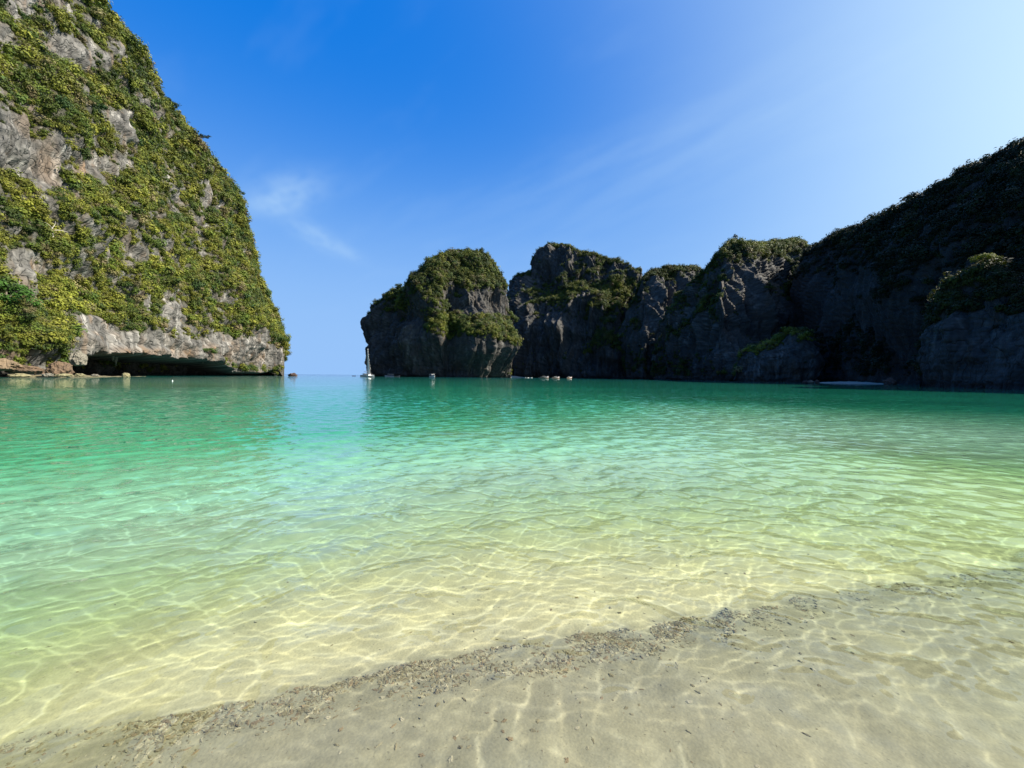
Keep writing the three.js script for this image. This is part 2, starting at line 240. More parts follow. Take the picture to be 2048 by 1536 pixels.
// ------------------------------------------------------------------ limestone massifs
const rockMat = new THREE.MeshStandardMaterial({ vertexColors: true, map: rockTint, bumpMap: rockBump, bumpScale: 0.9, roughness: 0.92 });
const blob = (list, x, y) => { let s = 0; for (const [px, py, rx, ry, w, lean = 0] of list) { const dx = x - px, dy = y - py, c = Math.cos(lean), n = Math.sin(lean), e = ((dx * c + dy * n) / rx) ** 2 + ((dy * c - dx * n) / ry) ** 2; if (e < 6) s += w * Math.exp(-e); } return s; };
function massif(o) {
  const { sil, base, setback, steep = 2.4, bumps = [], veg = [], tones = [], notch, relief = 1, bare = 0, seed = 1, px0 = -1e9, px1 = 1e9, shrub = [1.4, 3.2], density = 1, cell = 1, dark = 1, fl = 1, green = 0.15, yellow = 0 } = o;
  const zb = curve(base), len = [0]; for (let i = 1; i < sil.length; i++) len.push(len[i - 1] + Math.hypot(sil[i][0] - sil[i - 1][0], sil[i][1] - sil[i - 1][1]));
  const total = len[len.length - 1], nu = Math.round(total / 2 * 1.15 / cell), nf = Math.round(o.rows ?? 150), nb = 14, rows = nf + nb + 1;
  const silX = curve(sil.map((s, i) => [len[i], s[0]])), silY = curve(sil.map((s, i) => [len[i], s[1]]));
  const P = [], jag = rng(seed * 31);
  for (let i = 0; i <= nu; i++) {
    const l = total * i / nu, px = silX(l), py = Math.min(silY(l), horizonY(px) - 0.3) , b = clamp(px, px0, px1), z0 = zb(b), hp = (horizonY(px) - py) / F;
    const B = onSea(b, z0), zr = z0 * (1 + setback * hp), Rg = at(px, py, zr), lower = Rg.y -= Math.min(0.4 * Rg.y, 0.55 * shrub[1] * clamp(Rg.length() / (o.far ?? 1), 0.45, 1.1)), back = at(px, horizonY(px), zr + (zr - z0) * 1.4 + 3); back.y = 0;
    const col = [];
    for (let j = 0; j <= nf; j++) { const v = j / nf, w = Math.pow(v, 0.9), s = Math.pow(w, steep) * 0.85 + w * 0.15; col.push(new THREE.Vector3(lerp(B.x, Rg.x, s), lerp(-1.5, Rg.y, w), lerp(B.z, Rg.z, s))); }
    for (let j = 1; j <= nb; j++) { const v = j / nb, s = 1 - Math.pow(1 - v, 2); col.push(new THREE.Vector3(lerp(Rg.x, back.x, lerp(v, s, 0.5)), lerp(Rg.y, -1.5, v * v), lerp(Rg.z, back.z, lerp(v, s, 0.5)))); }
    P.push(col);
  }
  // outward directions of the smooth body, then relief along them
  const at2 = (i, j) => P[clamp(i, 0, nu)][clamp(j, 0, rows - 1)], D = [], d1 = new THREE.Vector3(), d2 = new THREE.Vector3(), toEye = new THREE.Vector3();
  const span = Math.max(2, Math.round(nu / 40)), spanJ = Math.max(2, Math.round(nf / 30));
  for (let i = 0; i <= nu; i++) { const col = []; for (let j = 0; j < rows; j++) {
    const p = P[i][j]; d1.copy(at2(i + span, j)).sub(at2(i - span, j)); d2.copy(at2(i, j + spanJ)).sub(at2(i, j - spanJ)); const n = d1.cross(d2).normalize(); if (!isFinite(n.x) || n.lengthSq() < 0.5) n.set(0, 0, 1);
    toEye.set(0, 20, 0).sub(p); if (j <= nf && n.dot(toEye) < 0) n.lerp(toEye.normalize(), 0.8).normalize();
    const [qx, qy] = toPixel(p), rim = sstep(1, 0.9, j / nf), bare1 = blob(veg, qx, qy);
    const flut = ridged(p.x / 30, p.y / 150, p.z / 30 + seed, 2) * 3.4 * fl + ridged(p.x / 10, p.y / 150, p.z / 10 + seed, 2) * 1.5 * fl + ridged(p.x / 4, p.y / 48, p.z / 4, 2) * 0.36 * fl + ridged(p.x / 2.2, p.y / 6, p.z / 2.2, 2) * 0.2 - 1.3 * Math.pow(1 - Math.abs(N3(p.x / 9, p.y / 34, p.z / 9 + seed)), 9) - 0.6 * Math.pow(1 - Math.abs(N3(p.x / 4.5 + 7, p.y / 7, p.z / 4.5)), 10);
    const big = fbm(p.x / 75 + seed, p.y / 95, p.z / 75, 3) * 13 + fbm(p.x / 22, p.y / 16, p.z / 22 + seed, 3) * (o.lump ?? 3.6) + fbm(p.x / 8, p.y / 9, p.z / 8 + seed, 2) * 0.42 * (o.lump ?? 3.6), bed = fbm(p.x / 18, p.y / 1.7, p.z / 18, 2) * (p.y < 22 ? 0.5 : 0.2);
    let d = relief * (big + flut + bed) * (j <= nf ? lerp(0.1, 1, rim) : 0.1) * lerp(0.2, 1, sstep(0, 0.08, i / nu) * sstep(1, 0.92, i / nu)) * sstep(0, 0.06, j / nf + 0.03);
    if (j <= nf) d += blob(bumps, qx, qy) * lerp(0.2, 1, rim) * lerp(0.2, 1, sstep(0, 0.08, i / nu) * sstep(1, 0.92, i / nu));
    if (notch && j <= nf) { const top = notch(qx, p); if (top > 0) d -= lerp(2, 21, sstep(0, 6, top)) * sstep(top + 0.35, top - 0.35, p.y + 1.5 * fbm(p.x / 4, 0, p.z / 4, 4)) - 1.2 * sstep(top + 5, top, p.y) * sstep(top - 0.4, top + 0.3, p.y); }
    col.push({ p: p.clone().addScaledVector(n, d), n, q: [qx, qy] });
  } D.push(col); }
  const count = (nu + 1) * rows, pos = new Float32Array(count * 3), uv = new Float32Array(count * 2), idx = [];
  for (let i = 0, n = 0, run = 0; i <= nu; i++) { if (i) run += D[i][Math.round(nf * 0.3)].p.distanceTo(D[i - 1][Math.round(nf * 0.3)].p); for (let j = 0; j < rows; j++, n++) { const p = D[i][j].p; pos.set([p.x, p.y, p.z], n * 3); uv.set([run / 17, p.y / 17], n * 2); if (i < nu && j < rows - 1) { const s = n + rows; idx.push(n, s, n + 1, s, s + 1, n + 1); } } }
  const g = new THREE.BufferGeometry(); g.setAttribute('position', new THREE.BufferAttribute(pos, 3)); g.setAttribute('uv', new THREE.BufferAttribute(uv, 2)); g.setIndex(idx); g.computeVertexNormals();
  // rock colour and where plants hold
  const nor = g.attributes.normal, col = new Float32Array(count * 3), hold = new Float32Array(count);
  for (let i = 0, n = 0; i <= nu; i++) for (let j = 0; j < rows; j++, n++) {
    const { p, q } = D[i][j], ny = nor.getY(n), grow = fbm(p.x / 30, p.y / 24, p.z / 30 + seed * 3, 4) * 0.75 + fbm(p.x / 7, p.y / 9, p.z / 7, 3) * 0.4;
    let h = green + grow + 0.9 * (ny - 0.35) + blob(veg, q[0], q[1]) + (j > nf * 0.93 ? 0.55 : 0) - bare; if (p.y < 4) h -= 1.2 * (1 - p.y / 4); hold[n] = h;
    const st = fbm(p.x / 5, p.y / 45, p.z / 5, 3), wide = fbm(p.x / 40, p.y / 60, p.z / 40 + 5, 3), warm = clamp(0.9 * fbm(p.x / 13, p.y / 26, p.z / 13 + 8, 4) + blob(tones, q[0], q[1]) - 0.12), black = sstep(0.05, 0.5, st) * 0.55;
    let k = (0.18 + 0.08 * wide + 0.12 * st + 0.2 * sstep(0.2, 0.6, fbm(p.x / 3.5 + 4, p.y / 55, p.z / 3.5, 2))) * (1 - black) * lerp(0.42, 1.15, sstep(-0.55, 0.35, ridged(p.x / 4.5, p.y / 12, p.z / 4.5 + 3, 3))); let c = [k, k * 0.965, k * 0.905]; const w = clamp(warm * 0.9 + 0.55 * sstep(0.28, 0.6, fbm(p.x / 4.5 + 20, p.y / 60, p.z / 4.5, 3))); c = [lerp(c[0], 0.30 * (0.8 + 0.4 * st), w), lerp(c[1], 0.20 * (0.8 + 0.4 * st), w), lerp(c[2], 0.125 * (0.8 + 0.4 * st), w)];
    const soil = sstep(-0.1, 0.35, h) * 0.75; c = [lerp(c[0], 0.062, soil), lerp(c[1], 0.058, soil), lerp(c[2], 0.025, soil)]; let wetAndShade = 1 - 0.55 * sstep(2.5, 0.3, p.y); if (notch && j <= nf) { const top = notch(q[0]); if (p.y < top) wetAndShade *= 0.3; }  // waterline damp, and cave shade painted into the rock colour
    col.set(c.map((x) => 0.8 * x * wetAndShade * dark), n * 3);
  }
  g.setAttribute('color', new THREE.BufferAttribute(col, 3));
  const m = mesh('limestone_cliff', g, rockMat); tag(m, o.label, 'cliff', null, 'structure');
  // plants: by area over the grid
  const r = rng(seed * 97 + 3), spots = [];
  for (let i = 0; i < nu; i++) for (let j = 1; j < rows - 6; j++) {
    const n = i * rows + j, p = D[i][j].p; if (p.y < 1.5) continue; const h = hold[n]; if (h < -0.05) continue;
    const e1 = D[i + 1][j].p.distanceTo(p), e2 = D[i][j + 1].p.distanceTo(p), near = clamp(p.length() / (o.far ?? 1), 0.45, 1.1), mean = near * (shrub[0] + shrub[1]) / 2, want = density * e1 * e2 / (mean * mean) * 1.5 * sstep(-0.05, 0.45, h);
    let left = want; while (left > 0 && r() < left) { left -= 1;
      const s = near * lerp(shrub[0], shrub[1], (r() < 0.09 ? 1 + 1.1 * r() : Math.pow(r(), 1.7))) * lerp(0.65, 1, sstep(0, 0.6, h)), k = r(), kk = r();
      const q = p.clone().lerp(D[i + 1][j].p, k).lerp(D[i][j + 1].p, kk); q.x += nor.getX(n) * s * 0.25; q.y += nor.getY(n) * s * 0.25 + s * 0.1; q.z += nor.getZ(n) * s * 0.25;
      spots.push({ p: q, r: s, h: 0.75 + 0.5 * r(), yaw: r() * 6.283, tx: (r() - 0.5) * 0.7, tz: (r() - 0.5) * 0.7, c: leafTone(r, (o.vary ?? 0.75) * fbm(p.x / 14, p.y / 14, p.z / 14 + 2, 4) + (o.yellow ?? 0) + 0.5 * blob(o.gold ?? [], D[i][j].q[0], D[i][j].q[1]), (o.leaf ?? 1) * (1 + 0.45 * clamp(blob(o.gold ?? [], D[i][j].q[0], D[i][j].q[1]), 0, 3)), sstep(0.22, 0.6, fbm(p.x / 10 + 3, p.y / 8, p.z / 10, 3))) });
    }
  }
  cover(o.cover, spots);
  return { m, D, nu, nf, rows, spots };
}

const leftCliff = massif({
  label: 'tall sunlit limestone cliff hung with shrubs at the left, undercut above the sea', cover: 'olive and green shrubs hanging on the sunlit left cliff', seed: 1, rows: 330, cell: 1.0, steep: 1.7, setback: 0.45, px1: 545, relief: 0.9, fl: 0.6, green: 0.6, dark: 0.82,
  sil: [[-520, -430], [-200, -330], [0, -230], [120, -110], [195, 0], [235, 45], [270, 95], [300, 140], [318, 185], [345, 220], [375, 255], [412, 305], [440, 335], [465, 370], [482, 402], [487, 430], [496, 462], [506, 500], [515, 545], [529, 580], [544, 615], [554, 640], [564, 665], [569, 690], [568, 706], [564, 718], [556, 733], [549, 746]],
  base: [[-520, 62], [0, 108], [150, 128], [300, 172], [450, 242], [545, 312]],
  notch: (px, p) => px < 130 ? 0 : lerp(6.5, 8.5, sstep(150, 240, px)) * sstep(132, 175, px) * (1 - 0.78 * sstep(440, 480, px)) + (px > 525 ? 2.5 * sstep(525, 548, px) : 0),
  veg: [[40, 10, 42, 30, -1.3], [135, 108, 45, 26, -1.3, 0.6], [20, 285, 85, 42, -1.2, 0.7], [95, 350, 50, 28, -1, 0.7], [212, 245, 26, 34, -1], [168, 338, 20, 18, -1.1], [222, 330, 34, 26, -1], [297, 195, 22, 18, -0.9], [322, 265, 12, 45, -0.9], [350, 350, 16, 24, -0.9], [365, 395, 14, 36, -0.9], [415, 400, 11, 36, -0.8], [55, 515, 60, 30, -1.2, 0.5], [40, 585, 34, 46, -1.1], [282, 512, 28, 20, -1], [195, 655, 42, 34, -1.4], [250, 690, 80, 22, -1.5], [350, 628, 26, 40, -1.2], [340, 704, 130, 18, -1.6], [440, 692, 46, 30, -1.2], [505, 702, 34, 26, -1.5], [410, 470, 13, 36, -0.9], [545, 720, 26, 16, -1.4], [300, 590, 14, 26, -0.7], [75, 680, 60, 24, 0.8], [15, 620, 30, 60, 0.9], [500, 640, 50, 40, 0.5], [300, 400, 140, 130, 0.15], [120, 240, 90, 60, 0.25]],
  tones: [[60, 22, 14, 20, 0.9], [100, 88, 20, 12, 0.7], [170, 338, 16, 16, 1.1], [75, 330, 40, 26, 0.35], [30, 275, 60, 30, 0.3], [80, 525, 20, 12, 0.5], [460, 700, 7, 40, 1], [290, 705, 60, 10, 0.5], [232, 705, 14, 14, 0.8], [10, 705, 40, 20, 0.8], [170, 570, 40, 20, 0.4], [360, 712, 110, 16, 0.45], [520, 712, 24, 20, 0.35], [200, 640, 18, 24, 0.3], [120, 320, 26, 40, 0.35]],
  bumps: [[60, 540, 50, 60, -4], [200, 665, 40, 40, 4], [350, 640, 40, 40, 3], [120, 330, 70, 40, -5], [330, 280, 18, 60, -4], [370, 395, 14, 40, -4], [500, 660, 50, 50, 5], [70, 680, 70, 30, 6], [15, 610, 30, 60, 7], [420, 450, 12, 50, -4], [440, 560, 40, 60, 4], [240, 420, 70, 50, 5], [470, 480, 16, 60, -3]],
  gold: [[180, 590, 60, 30, 0.9], [230, 440, 60, 50, 0.5], [60, 400, 60, 40, 0.5], [340, 520, 90, 50, 0.35], [500, 660, 60, 30, 0.3], [15, 620, 30, 50, -0.9], [100, 210, 90, 60, -0.2]], shrub: [0.85, 2.5], density: 1.1, yellow: 0.16, far: 300, vary: 1.15, leaf: 1.4,
});
const headland = massif({
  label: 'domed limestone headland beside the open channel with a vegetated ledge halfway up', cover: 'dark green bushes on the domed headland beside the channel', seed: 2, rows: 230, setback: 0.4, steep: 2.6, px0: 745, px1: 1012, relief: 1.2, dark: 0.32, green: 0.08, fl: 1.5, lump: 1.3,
  sil: [[738, 749], [733, 715], [731, 680], [733, 655], [738, 630], [745, 612], [757, 600], [770, 585], [785, 579], [800, 578], [815, 570], [830, 555], [845, 537], [858, 520], [875, 510], [900, 502], [920, 498], [940, 497], [960, 500], [980, 510], [989, 520], [996, 540], [1000, 560], [1003, 590], [1006, 620], [1009, 660], [1013, 700], [1015, 750]].map(([x, y]) => [884 + (x - 884) * 0.955, y]),
  base: [[735, 440], [800, 405], [880, 366], [960, 384], [1022, 425]],
  veg: [[930, 540, 70, 36, 0.9], [960, 670, 60, 26, 1.2, 0.4], [885, 655, 26, 24, 1], [850, 590, 26, 40, 0.5], [955, 610, 34, 28, -1.3], [840, 690, 26, 34, -1.1], [930, 720, 60, 30, -1.5], [770, 690, 40, 60, -1], [840, 640, 16, 20, -0.8], [870, 720, 60, 40, -1.2], [1012, 640, 8, 60, 0.3], [975, 560, 30, 24, 0.5], [800, 600, 34, 20, 0.5]],
  bumps: [[955, 700, 55, 45, 26], [905, 690, 14, 60, -8], [880, 720, 26, 60, -12], [835, 690, 24, 50, 14], [905, 580, 26, 44, -14], [955, 610, 30, 30, -5], [850, 590, 24, 50, 12], [1000, 620, 16, 60, 8], [780, 660, 36, 80, -4]],
  tones: [[912, 735, 12, 16, 0.9], [955, 605, 20, 16, 0.25], [868, 520, 22, 8, 0.8]], gold: [[868, 520, 24, 10, 0.9], [885, 660, 30, 30, 0.6], [960, 690, 60, 30, 0.5], [797, 607, 10, 16, 0.9]], shrub: [1.1, 2.7], yellow: 0, leaf: 1.1,
});
const twinPeak = massif({
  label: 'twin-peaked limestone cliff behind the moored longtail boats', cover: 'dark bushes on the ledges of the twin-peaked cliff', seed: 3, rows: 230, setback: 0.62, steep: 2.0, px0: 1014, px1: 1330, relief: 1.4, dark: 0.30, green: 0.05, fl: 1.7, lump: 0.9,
  sil: [[1018, 752], [1019, 690], [1021, 600], [1027, 575], [1038, 552], [1052, 546], [1066, 540], [1071, 521], [1080, 505], [1094, 496], [1114, 490], [1134, 492], [1150, 503], [1165, 505], [1185, 506], [1205, 513], [1225, 516], [1245, 525], [1260, 538], [1272, 553], [1285, 555], [1300, 560], [1325, 600], [1345, 754]],
  base: [[1010, 580], [1060, 520], [1150, 490], [1230, 470], [1330, 470]],
  veg: [[1120, 590, 36, 16, 1.3, -0.35], [1225, 585, 44, 16, 1.2, 0.1], [1200, 620, 30, 24, 0.6], [1205, 690, 30, 20, 0.8], [1100, 505, 24, 14, -0.7], [1115, 525, 26, 16, -1], [1050, 580, 26, 40, -0.7], [1110, 680, 60, 60, -1.1], [1235, 540, 26, 16, -0.7], [1170, 600, 22, 24, -0.4], [1215, 730, 24, 20, -1]],
  bumps: [[1050, 600, 22, 90, 16], [1090, 560, 34, 26, -16], [1110, 690, 60, 60, 12], [1190, 600, 30, 34, 14], [1215, 705, 26, 40, 22], [1255, 650, 30, 60, -14], [1165, 550, 30, 16, -10], [1115, 515, 34, 26, 8]],
  tones: [[1215, 720, 20, 20, 0.5], [1245, 560, 8, 6, 0.7]], gold: [[1120, 590, 36, 16, 0.7], [1225, 585, 44, 16, 1]], shrub: [1.2, 2.9], yellow: 0, leaf: 1.0,
});
const flatWall = massif({
  label: 'flat-topped limestone wall between the twin-peaked cliff and the tall fluted cliff', cover: 'bushes fringing the top of the flat-topped wall', seed: 4, rows: 220, setback: 0.3, steep: 3, px0: 1262, px1: 1450, relief: 1.2, dark: 0.35, fl: 1.8, lump: 0.9,
  sil: [[1255, 755], [1262, 660], [1272, 590], [1284, 556], [1293, 548], [1300, 541], [1320, 535], [1345, 530], [1365, 532], [1390, 532], [1404, 545], [1430, 600], [1455, 757]],
  base: [[1255, 470], [1285, 425], [1320, 440], [1350, 442], [1400, 470], [1455, 470]],
  veg: [[1310, 600, 26, 60, -1], [1370, 580, 26, 50, -1], [1340, 650, 60, 40, -0.8], [1340, 545, 60, 10, 0.6], [1330, 600, 12, 20, 0.5]],
  bumps: [[1305, 630, 18, 80, 12], [1340, 590, 16, 50, -8], [1360, 570, 14, 40, 8]], tones: [[1318, 650, 16, 40, 0.35]], shrub: [1.1, 2.6], yellow: 0, leaf: 0.9,
});
const flutedCliff = massif({
  label: 'tall fluted limestone cliff with a pointed summit right of the centre', cover: 'bushes crowning the tall fluted cliff', seed: 5, rows: 260, setback: 0.42, steep: 2.4, px0: 1316, px1: 1640, relief: 1.2, dark: 0.35, fl: 1.8, lump: 0.9,
  sil: [[1305, 757], [1318, 700], [1335, 655], [1352, 618], [1375, 580], [1395, 556], [1410, 540], [1430, 515], [1445, 496], [1458, 486], [1468, 478], [1473, 477], [1480, 488], [1500, 485], [1525, 487], [1545, 482], [1570, 480], [1590, 478], [1608, 484], [1618, 497], [1624, 530], [1635, 620], [1650, 763]],
  base: [[1305, 405], [1400, 315], [1440, 280], [1500, 305], [1560, 350], [1650, 378]],
  veg: [[1540, 505, 70, 16, 0.7], [1500, 500, 18, 12, 0.8], [1520, 560, 50, 30, -1], [1510, 630, 40, 30, -1.1], [1440, 690, 60, 50, -0.9], [1570, 575, 16, 20, 0.9], [1510, 590, 12, 16, 0.6], [1460, 560, 20, 40, -0.5], [1400, 640, 40, 60, 0.1]],
  bumps: [[1500, 560, 40, 70, 12], [1535, 640, 30, 40, 8], [1425, 600, 34, 90, -8], [1590, 580, 26, 70, -6], [1560, 540, 12, 50, 6], [1480, 720, 60, 40, 4]],
  tones: [[1530, 605, 18, 40, 0.9], [1500, 630, 20, 20, 0.4]], gold: [[1500, 502, 20, 12, 0.9], [1575, 490, 24, 14, 0.4], [1570, 575, 16, 20, 0.3]], shrub: [1, 2.4], yellow: 0.02, leaf: 1.0,
});
const lowButtress = massif({
  label: 'low rounded limestone buttress with a green top at the foot of the fluted cliff', cover: 'bright green bushes on top of the low rounded buttress', seed: 6, rows: 120, setback: 0.5, steep: 2.6, px0: 1474, px1: 1606, relief: 0.7, dark: 0.38,
  sil: [[1468, 760], [1474, 725], [1480, 702], [1495, 696], [1515, 694], [1540, 684], [1565, 674], [1584, 668], [1597, 674], [1605, 700], [1609, 740], [1608, 764]],
  base: [[1468, 250], [1540, 226], [1608, 222]], veg: [[1505, 690, 34, 14, 1.4], [1575, 674, 30, 8, 1], [1540, 730, 70, 30, -1.2]], bumps: [[1590, 710, 20, 40, 3]], gold: [[1505, 690, 40, 20, 0.6]], shrub: [1, 2.2], yellow: 0.25, leaf: 1.6,
});
const rightMountain = massif({
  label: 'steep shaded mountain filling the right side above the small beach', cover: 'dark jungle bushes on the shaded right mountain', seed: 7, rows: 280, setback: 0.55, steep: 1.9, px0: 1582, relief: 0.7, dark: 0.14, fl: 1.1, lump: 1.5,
  sil: [[1582, 764], [1590, 660], [1600, 560], [1610, 510], [1622, 496], [1640, 488], [1670, 468], [1700, 455], [1740, 440], [1770, 425], [1818, 408], [1830, 396], [1850, 385], [1890, 360], [1930, 335], [1980, 310], [2048, 285], [2100, 292], [2160, 320], [2220, 325], [2300, 335], [2380, 255], [2450, 130], [2510, 90], [2570, 300], [2610, 792]],  // unseen ridge past the right edge is shaped for its shadow on the water
  base: [[1580, 335], [1640, 270], [1700, 200], [1800, 155], [1900, 128], [2048, 108], [2200, 90], [2300, 76], [2400, 61], [2500, 49], [2610, 43]],
  veg: [[1750, 600, 120, 80, -0.35], [1900, 420, 160, 60, 0.3], [1720, 700, 100, 40, 0.5], [1650, 600, 30, 60, -0.6]],
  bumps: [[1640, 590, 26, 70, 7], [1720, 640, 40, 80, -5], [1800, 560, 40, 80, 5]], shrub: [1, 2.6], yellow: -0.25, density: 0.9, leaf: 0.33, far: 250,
});
const nearButtress = massif({
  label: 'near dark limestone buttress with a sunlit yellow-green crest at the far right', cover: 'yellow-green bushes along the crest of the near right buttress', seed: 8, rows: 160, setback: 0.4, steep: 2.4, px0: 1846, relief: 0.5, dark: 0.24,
  sil: [[1840, 770], [1846, 715], [1853, 650], [1868, 610], [1888, 578], [1915, 556], [1940, 537], [1962, 523], [1985, 521], [2010, 540], [2048, 572], [2120, 620], [2250, 715], [2330, 790]],
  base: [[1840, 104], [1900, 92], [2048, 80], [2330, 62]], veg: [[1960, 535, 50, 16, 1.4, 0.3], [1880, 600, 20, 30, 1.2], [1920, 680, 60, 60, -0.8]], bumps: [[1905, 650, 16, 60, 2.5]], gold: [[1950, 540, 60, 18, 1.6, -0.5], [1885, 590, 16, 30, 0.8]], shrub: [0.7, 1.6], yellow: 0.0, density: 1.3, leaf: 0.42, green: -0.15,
});

// ------------------------------------------------------------------ beaches, shelf, boulders
const wetSand = new THREE.MeshStandardMaterial({ color: rgb(0.36, 0.345, 0.30), map: sandTint, bumpMap: sandBump, bumpScale: 0.05, roughness: 0.95 });
function strip(name, front, depth, rise, label, category, material, rough, kind = 'structure') { // a low bank along a waterline: points [px, z] left to right
  const zf = curve(front), a = front[0][0], b = front[front.length - 1][0], nu = 90, nv = 14, pos = [], uv = [], idx = [];
  for (let i = 0, n = 0; i <= nu; i++) for (let j = 0; j <= nv; j++, n++) {
    const px = lerp(a, b, i / nu), z0 = zf(px), v = j / nv, ends = sstep(0, 0.5, i / nu) * sstep(1, 0.55, i / nu), p = onSea(px, z0), q = onSea(px, z0 + depth * 1.0), x = lerp(p.x, q.x, v), z = lerp(p.z, q.z, v);
    const y = -0.35 + (rise + 0.35) * sstep(0, 0.55, v) * lerp(0.3, 1, ends) + rough * fbm(x / (3 + rough * 4), z / (3 + rough * 4), 2, 4) * sstep(0, 0.2, v);
    pos.push(x, y, z); uv.push(x / 3, z / 3); if (i < nu && j < nv) { const s = n + nv + 1; idx.push(n, s, n + 1, s, s + 1, n + 1); }
  }
  const g = new THREE.BufferGeometry(); g.setAttribute('position', new THREE.Float32BufferAttribute(pos, 3)); g.setAttribute('uv', new THREE.Float32BufferAttribute(uv, 2)); g.setIndex(idx); g.computeVertexNormals();
  return tag(mesh(name, g, material), label, category, null, kind);
}
strip('beach', [[1606, 168], [1650, 160], [1700, 150], [1750, 142], [1798, 136]], 46, 0.7, 'small shaded sand beach at the foot of the dark right mountain', 'beach', wetSand, 0.3);
strip('beach', [[978, 520], [1000, 500], [1030, 490], [1058, 500]], 40, 2.1, 'tiny far beach strip between the domed headland and the twin-peaked cliff', 'beach', wetSand, 0.2);
const shelfMat = new THREE.MeshStandardMaterial({ color: rgb(0.17, 0.145, 0.08), map: rockTint, bumpMap: rockBump, bumpScale: 0.3, roughness: 0.95 });
strip('rock_shelf', [[-120, 92], [0, 101], [60, 107], [120, 114], [180, 124], [250, 140], [292, 152]], 16, 0.55, 'low weedy rock shelf at the waterline under the left cliff', 'rock shelf', shelfMat, 0.35);

function boulderShape(seed, sx, sy, sz, sharp = 0.5) {
  const g = new THREE.IcosahedronGeometry(1, 14), p = g.attributes.position, v = new THREE.Vector3();
  for (let i = 0; i < p.count; i++) {
    v.fromBufferAttribute(p, i); const n = v.clone(); let r = 1 + 0.34 * fbm(n.x * 1.1 + seed, n.y * 1.1, n.z * 1.1, 3) + 0.09 * sharp * ridged(n.x * 2.6, n.y * 2.6 + seed, n.z * 2.6, 3) + 0.03 * fbm(n.x * 9, n.y * 9, n.z * 9 + seed, 2);
    v.multiplyScalar(r); if (v.y < -0.55) v.y = lerp(-0.55, v.y, 0.3); p.setXYZ(i, v.x * sx, v.y * sy, v.z * sz);
  }
  const uv = g.attributes.uv; for (let i = 0; i < uv.count; i++) uv.setXY(i, (p.getX(i) + p.getZ(i)) / 9, (p.getY(i) + 0.4 * p.getZ(i)) / 9);
  g.deleteAttribute('normal'); g.computeVertexNormals(); return g;
}
const boulderMats = [[0.115, 0.075, 0.045], [0.16, 0.115, 0.07], [0.17, 0.155, 0.125], [0.24, 0.215, 0.12], [0.09, 0.055, 0.045]].map((c) => new THREE.MeshStandardMaterial({ color: rgb(...c), map: rockTint, bumpMap: rockBump, bumpScale: 0.25, roughness: 0.93 }));
const boulder = (px, z, y, w, h, d, mat, seed, label, category = 'boulder', name = 'boulder') => { const p = onSea(px, z, 0); p.y = y; const m = mesh(name, boulderShape(seed, w / 2, h / 1.6, d / 2), boulderMats[mat]); m.position.copy(p); m.rotation.y = seed * 1.7; return tag(m, label, category, null); };
boulder(0, 104, 3.0, 7, 2.8, 6, 1, 1, 'pale brown ledge boulder at the far left edge under the bushes');
boulder(52, 108, 1.8, 7.2, 2.1, 5, 0, 2, 'long reddish-brown boulder leaning low on the shelf, left of the cave');
boulder(120, 115, 2.0, 6, 4.0, 5, 0, 3, 'rounded brown boulder at the left end of the sea cave');
boulder(158, 121, 5.2, 3.4, 4, 4, 2, 4, 'grey rock lobe hanging at the cave mouth above the rounded boulder', 'rock', 'rock_lobe');
boulder(96, 108, 0.6, 2.2, 0.9, 2, 2, 5, 'small grey rock on the shelf below the two brown boulders', 'rock', 'shore_rock');
boulder(128, 112, 0.55, 3.2, 0.8, 2, 3, 6, 'low tan rock on the shelf right below the rounded brown boulder', 'rock', 'shore_rock');
boulder(160, 117, 0.6, 2.4, 0.9, 2, 3, 7, 'yellowish rock on the shelf under the hanging rock lobe', 'rock', 'shore_rock');
boulder(190, 124, 0.55, 1.8, 0.7, 1.6, 2, 8, 'small grey rock near the middle of the weedy shelf', 'rock', 'shore_rock');
boulder(252, 137, 0.5, 2.3, 1.5, 2, 3, 9, 'pale yellow rock standing alone at the right end of the shelf', 'rock', 'shore_rock');
boulder(40, 103, 0.5, 3.6, 0.9, 2, 3, 10, 'flat tan rock at the shelf edge, far left', 'rock', 'shore_rock');
boulder(585.5, 292, 0.45, 6.2, 2.9, 4, 4, 11, 'small dark red rock islet alone in the open channel', 'islet', 'rock_islet');
boulder(1779, 134, 0.7, 3.6, 2.4, 3, 4, 12, 'dark rock at the right end of the shaded beach', 'rock', 'shore_rock');
boulder(1634, 156, 0.5, 1.6, 1.5, 1.4, 4, 14, 'small dark rock standing on the waterline of the shaded beach', 'rock', 'shore_rock');
boulder(1612, 160, 0.4, 3.2, 1.0, 2, 4, 15, 'dark jagged rock where the shaded beach meets the low buttress', 'rock', 'shore_rock');
boulder(1622, 158, 0.5, 2.4, 1.1, 2, 2, 13, 'low grey rocks at the left end of the shaded beach', 'rock', 'shore_rock');

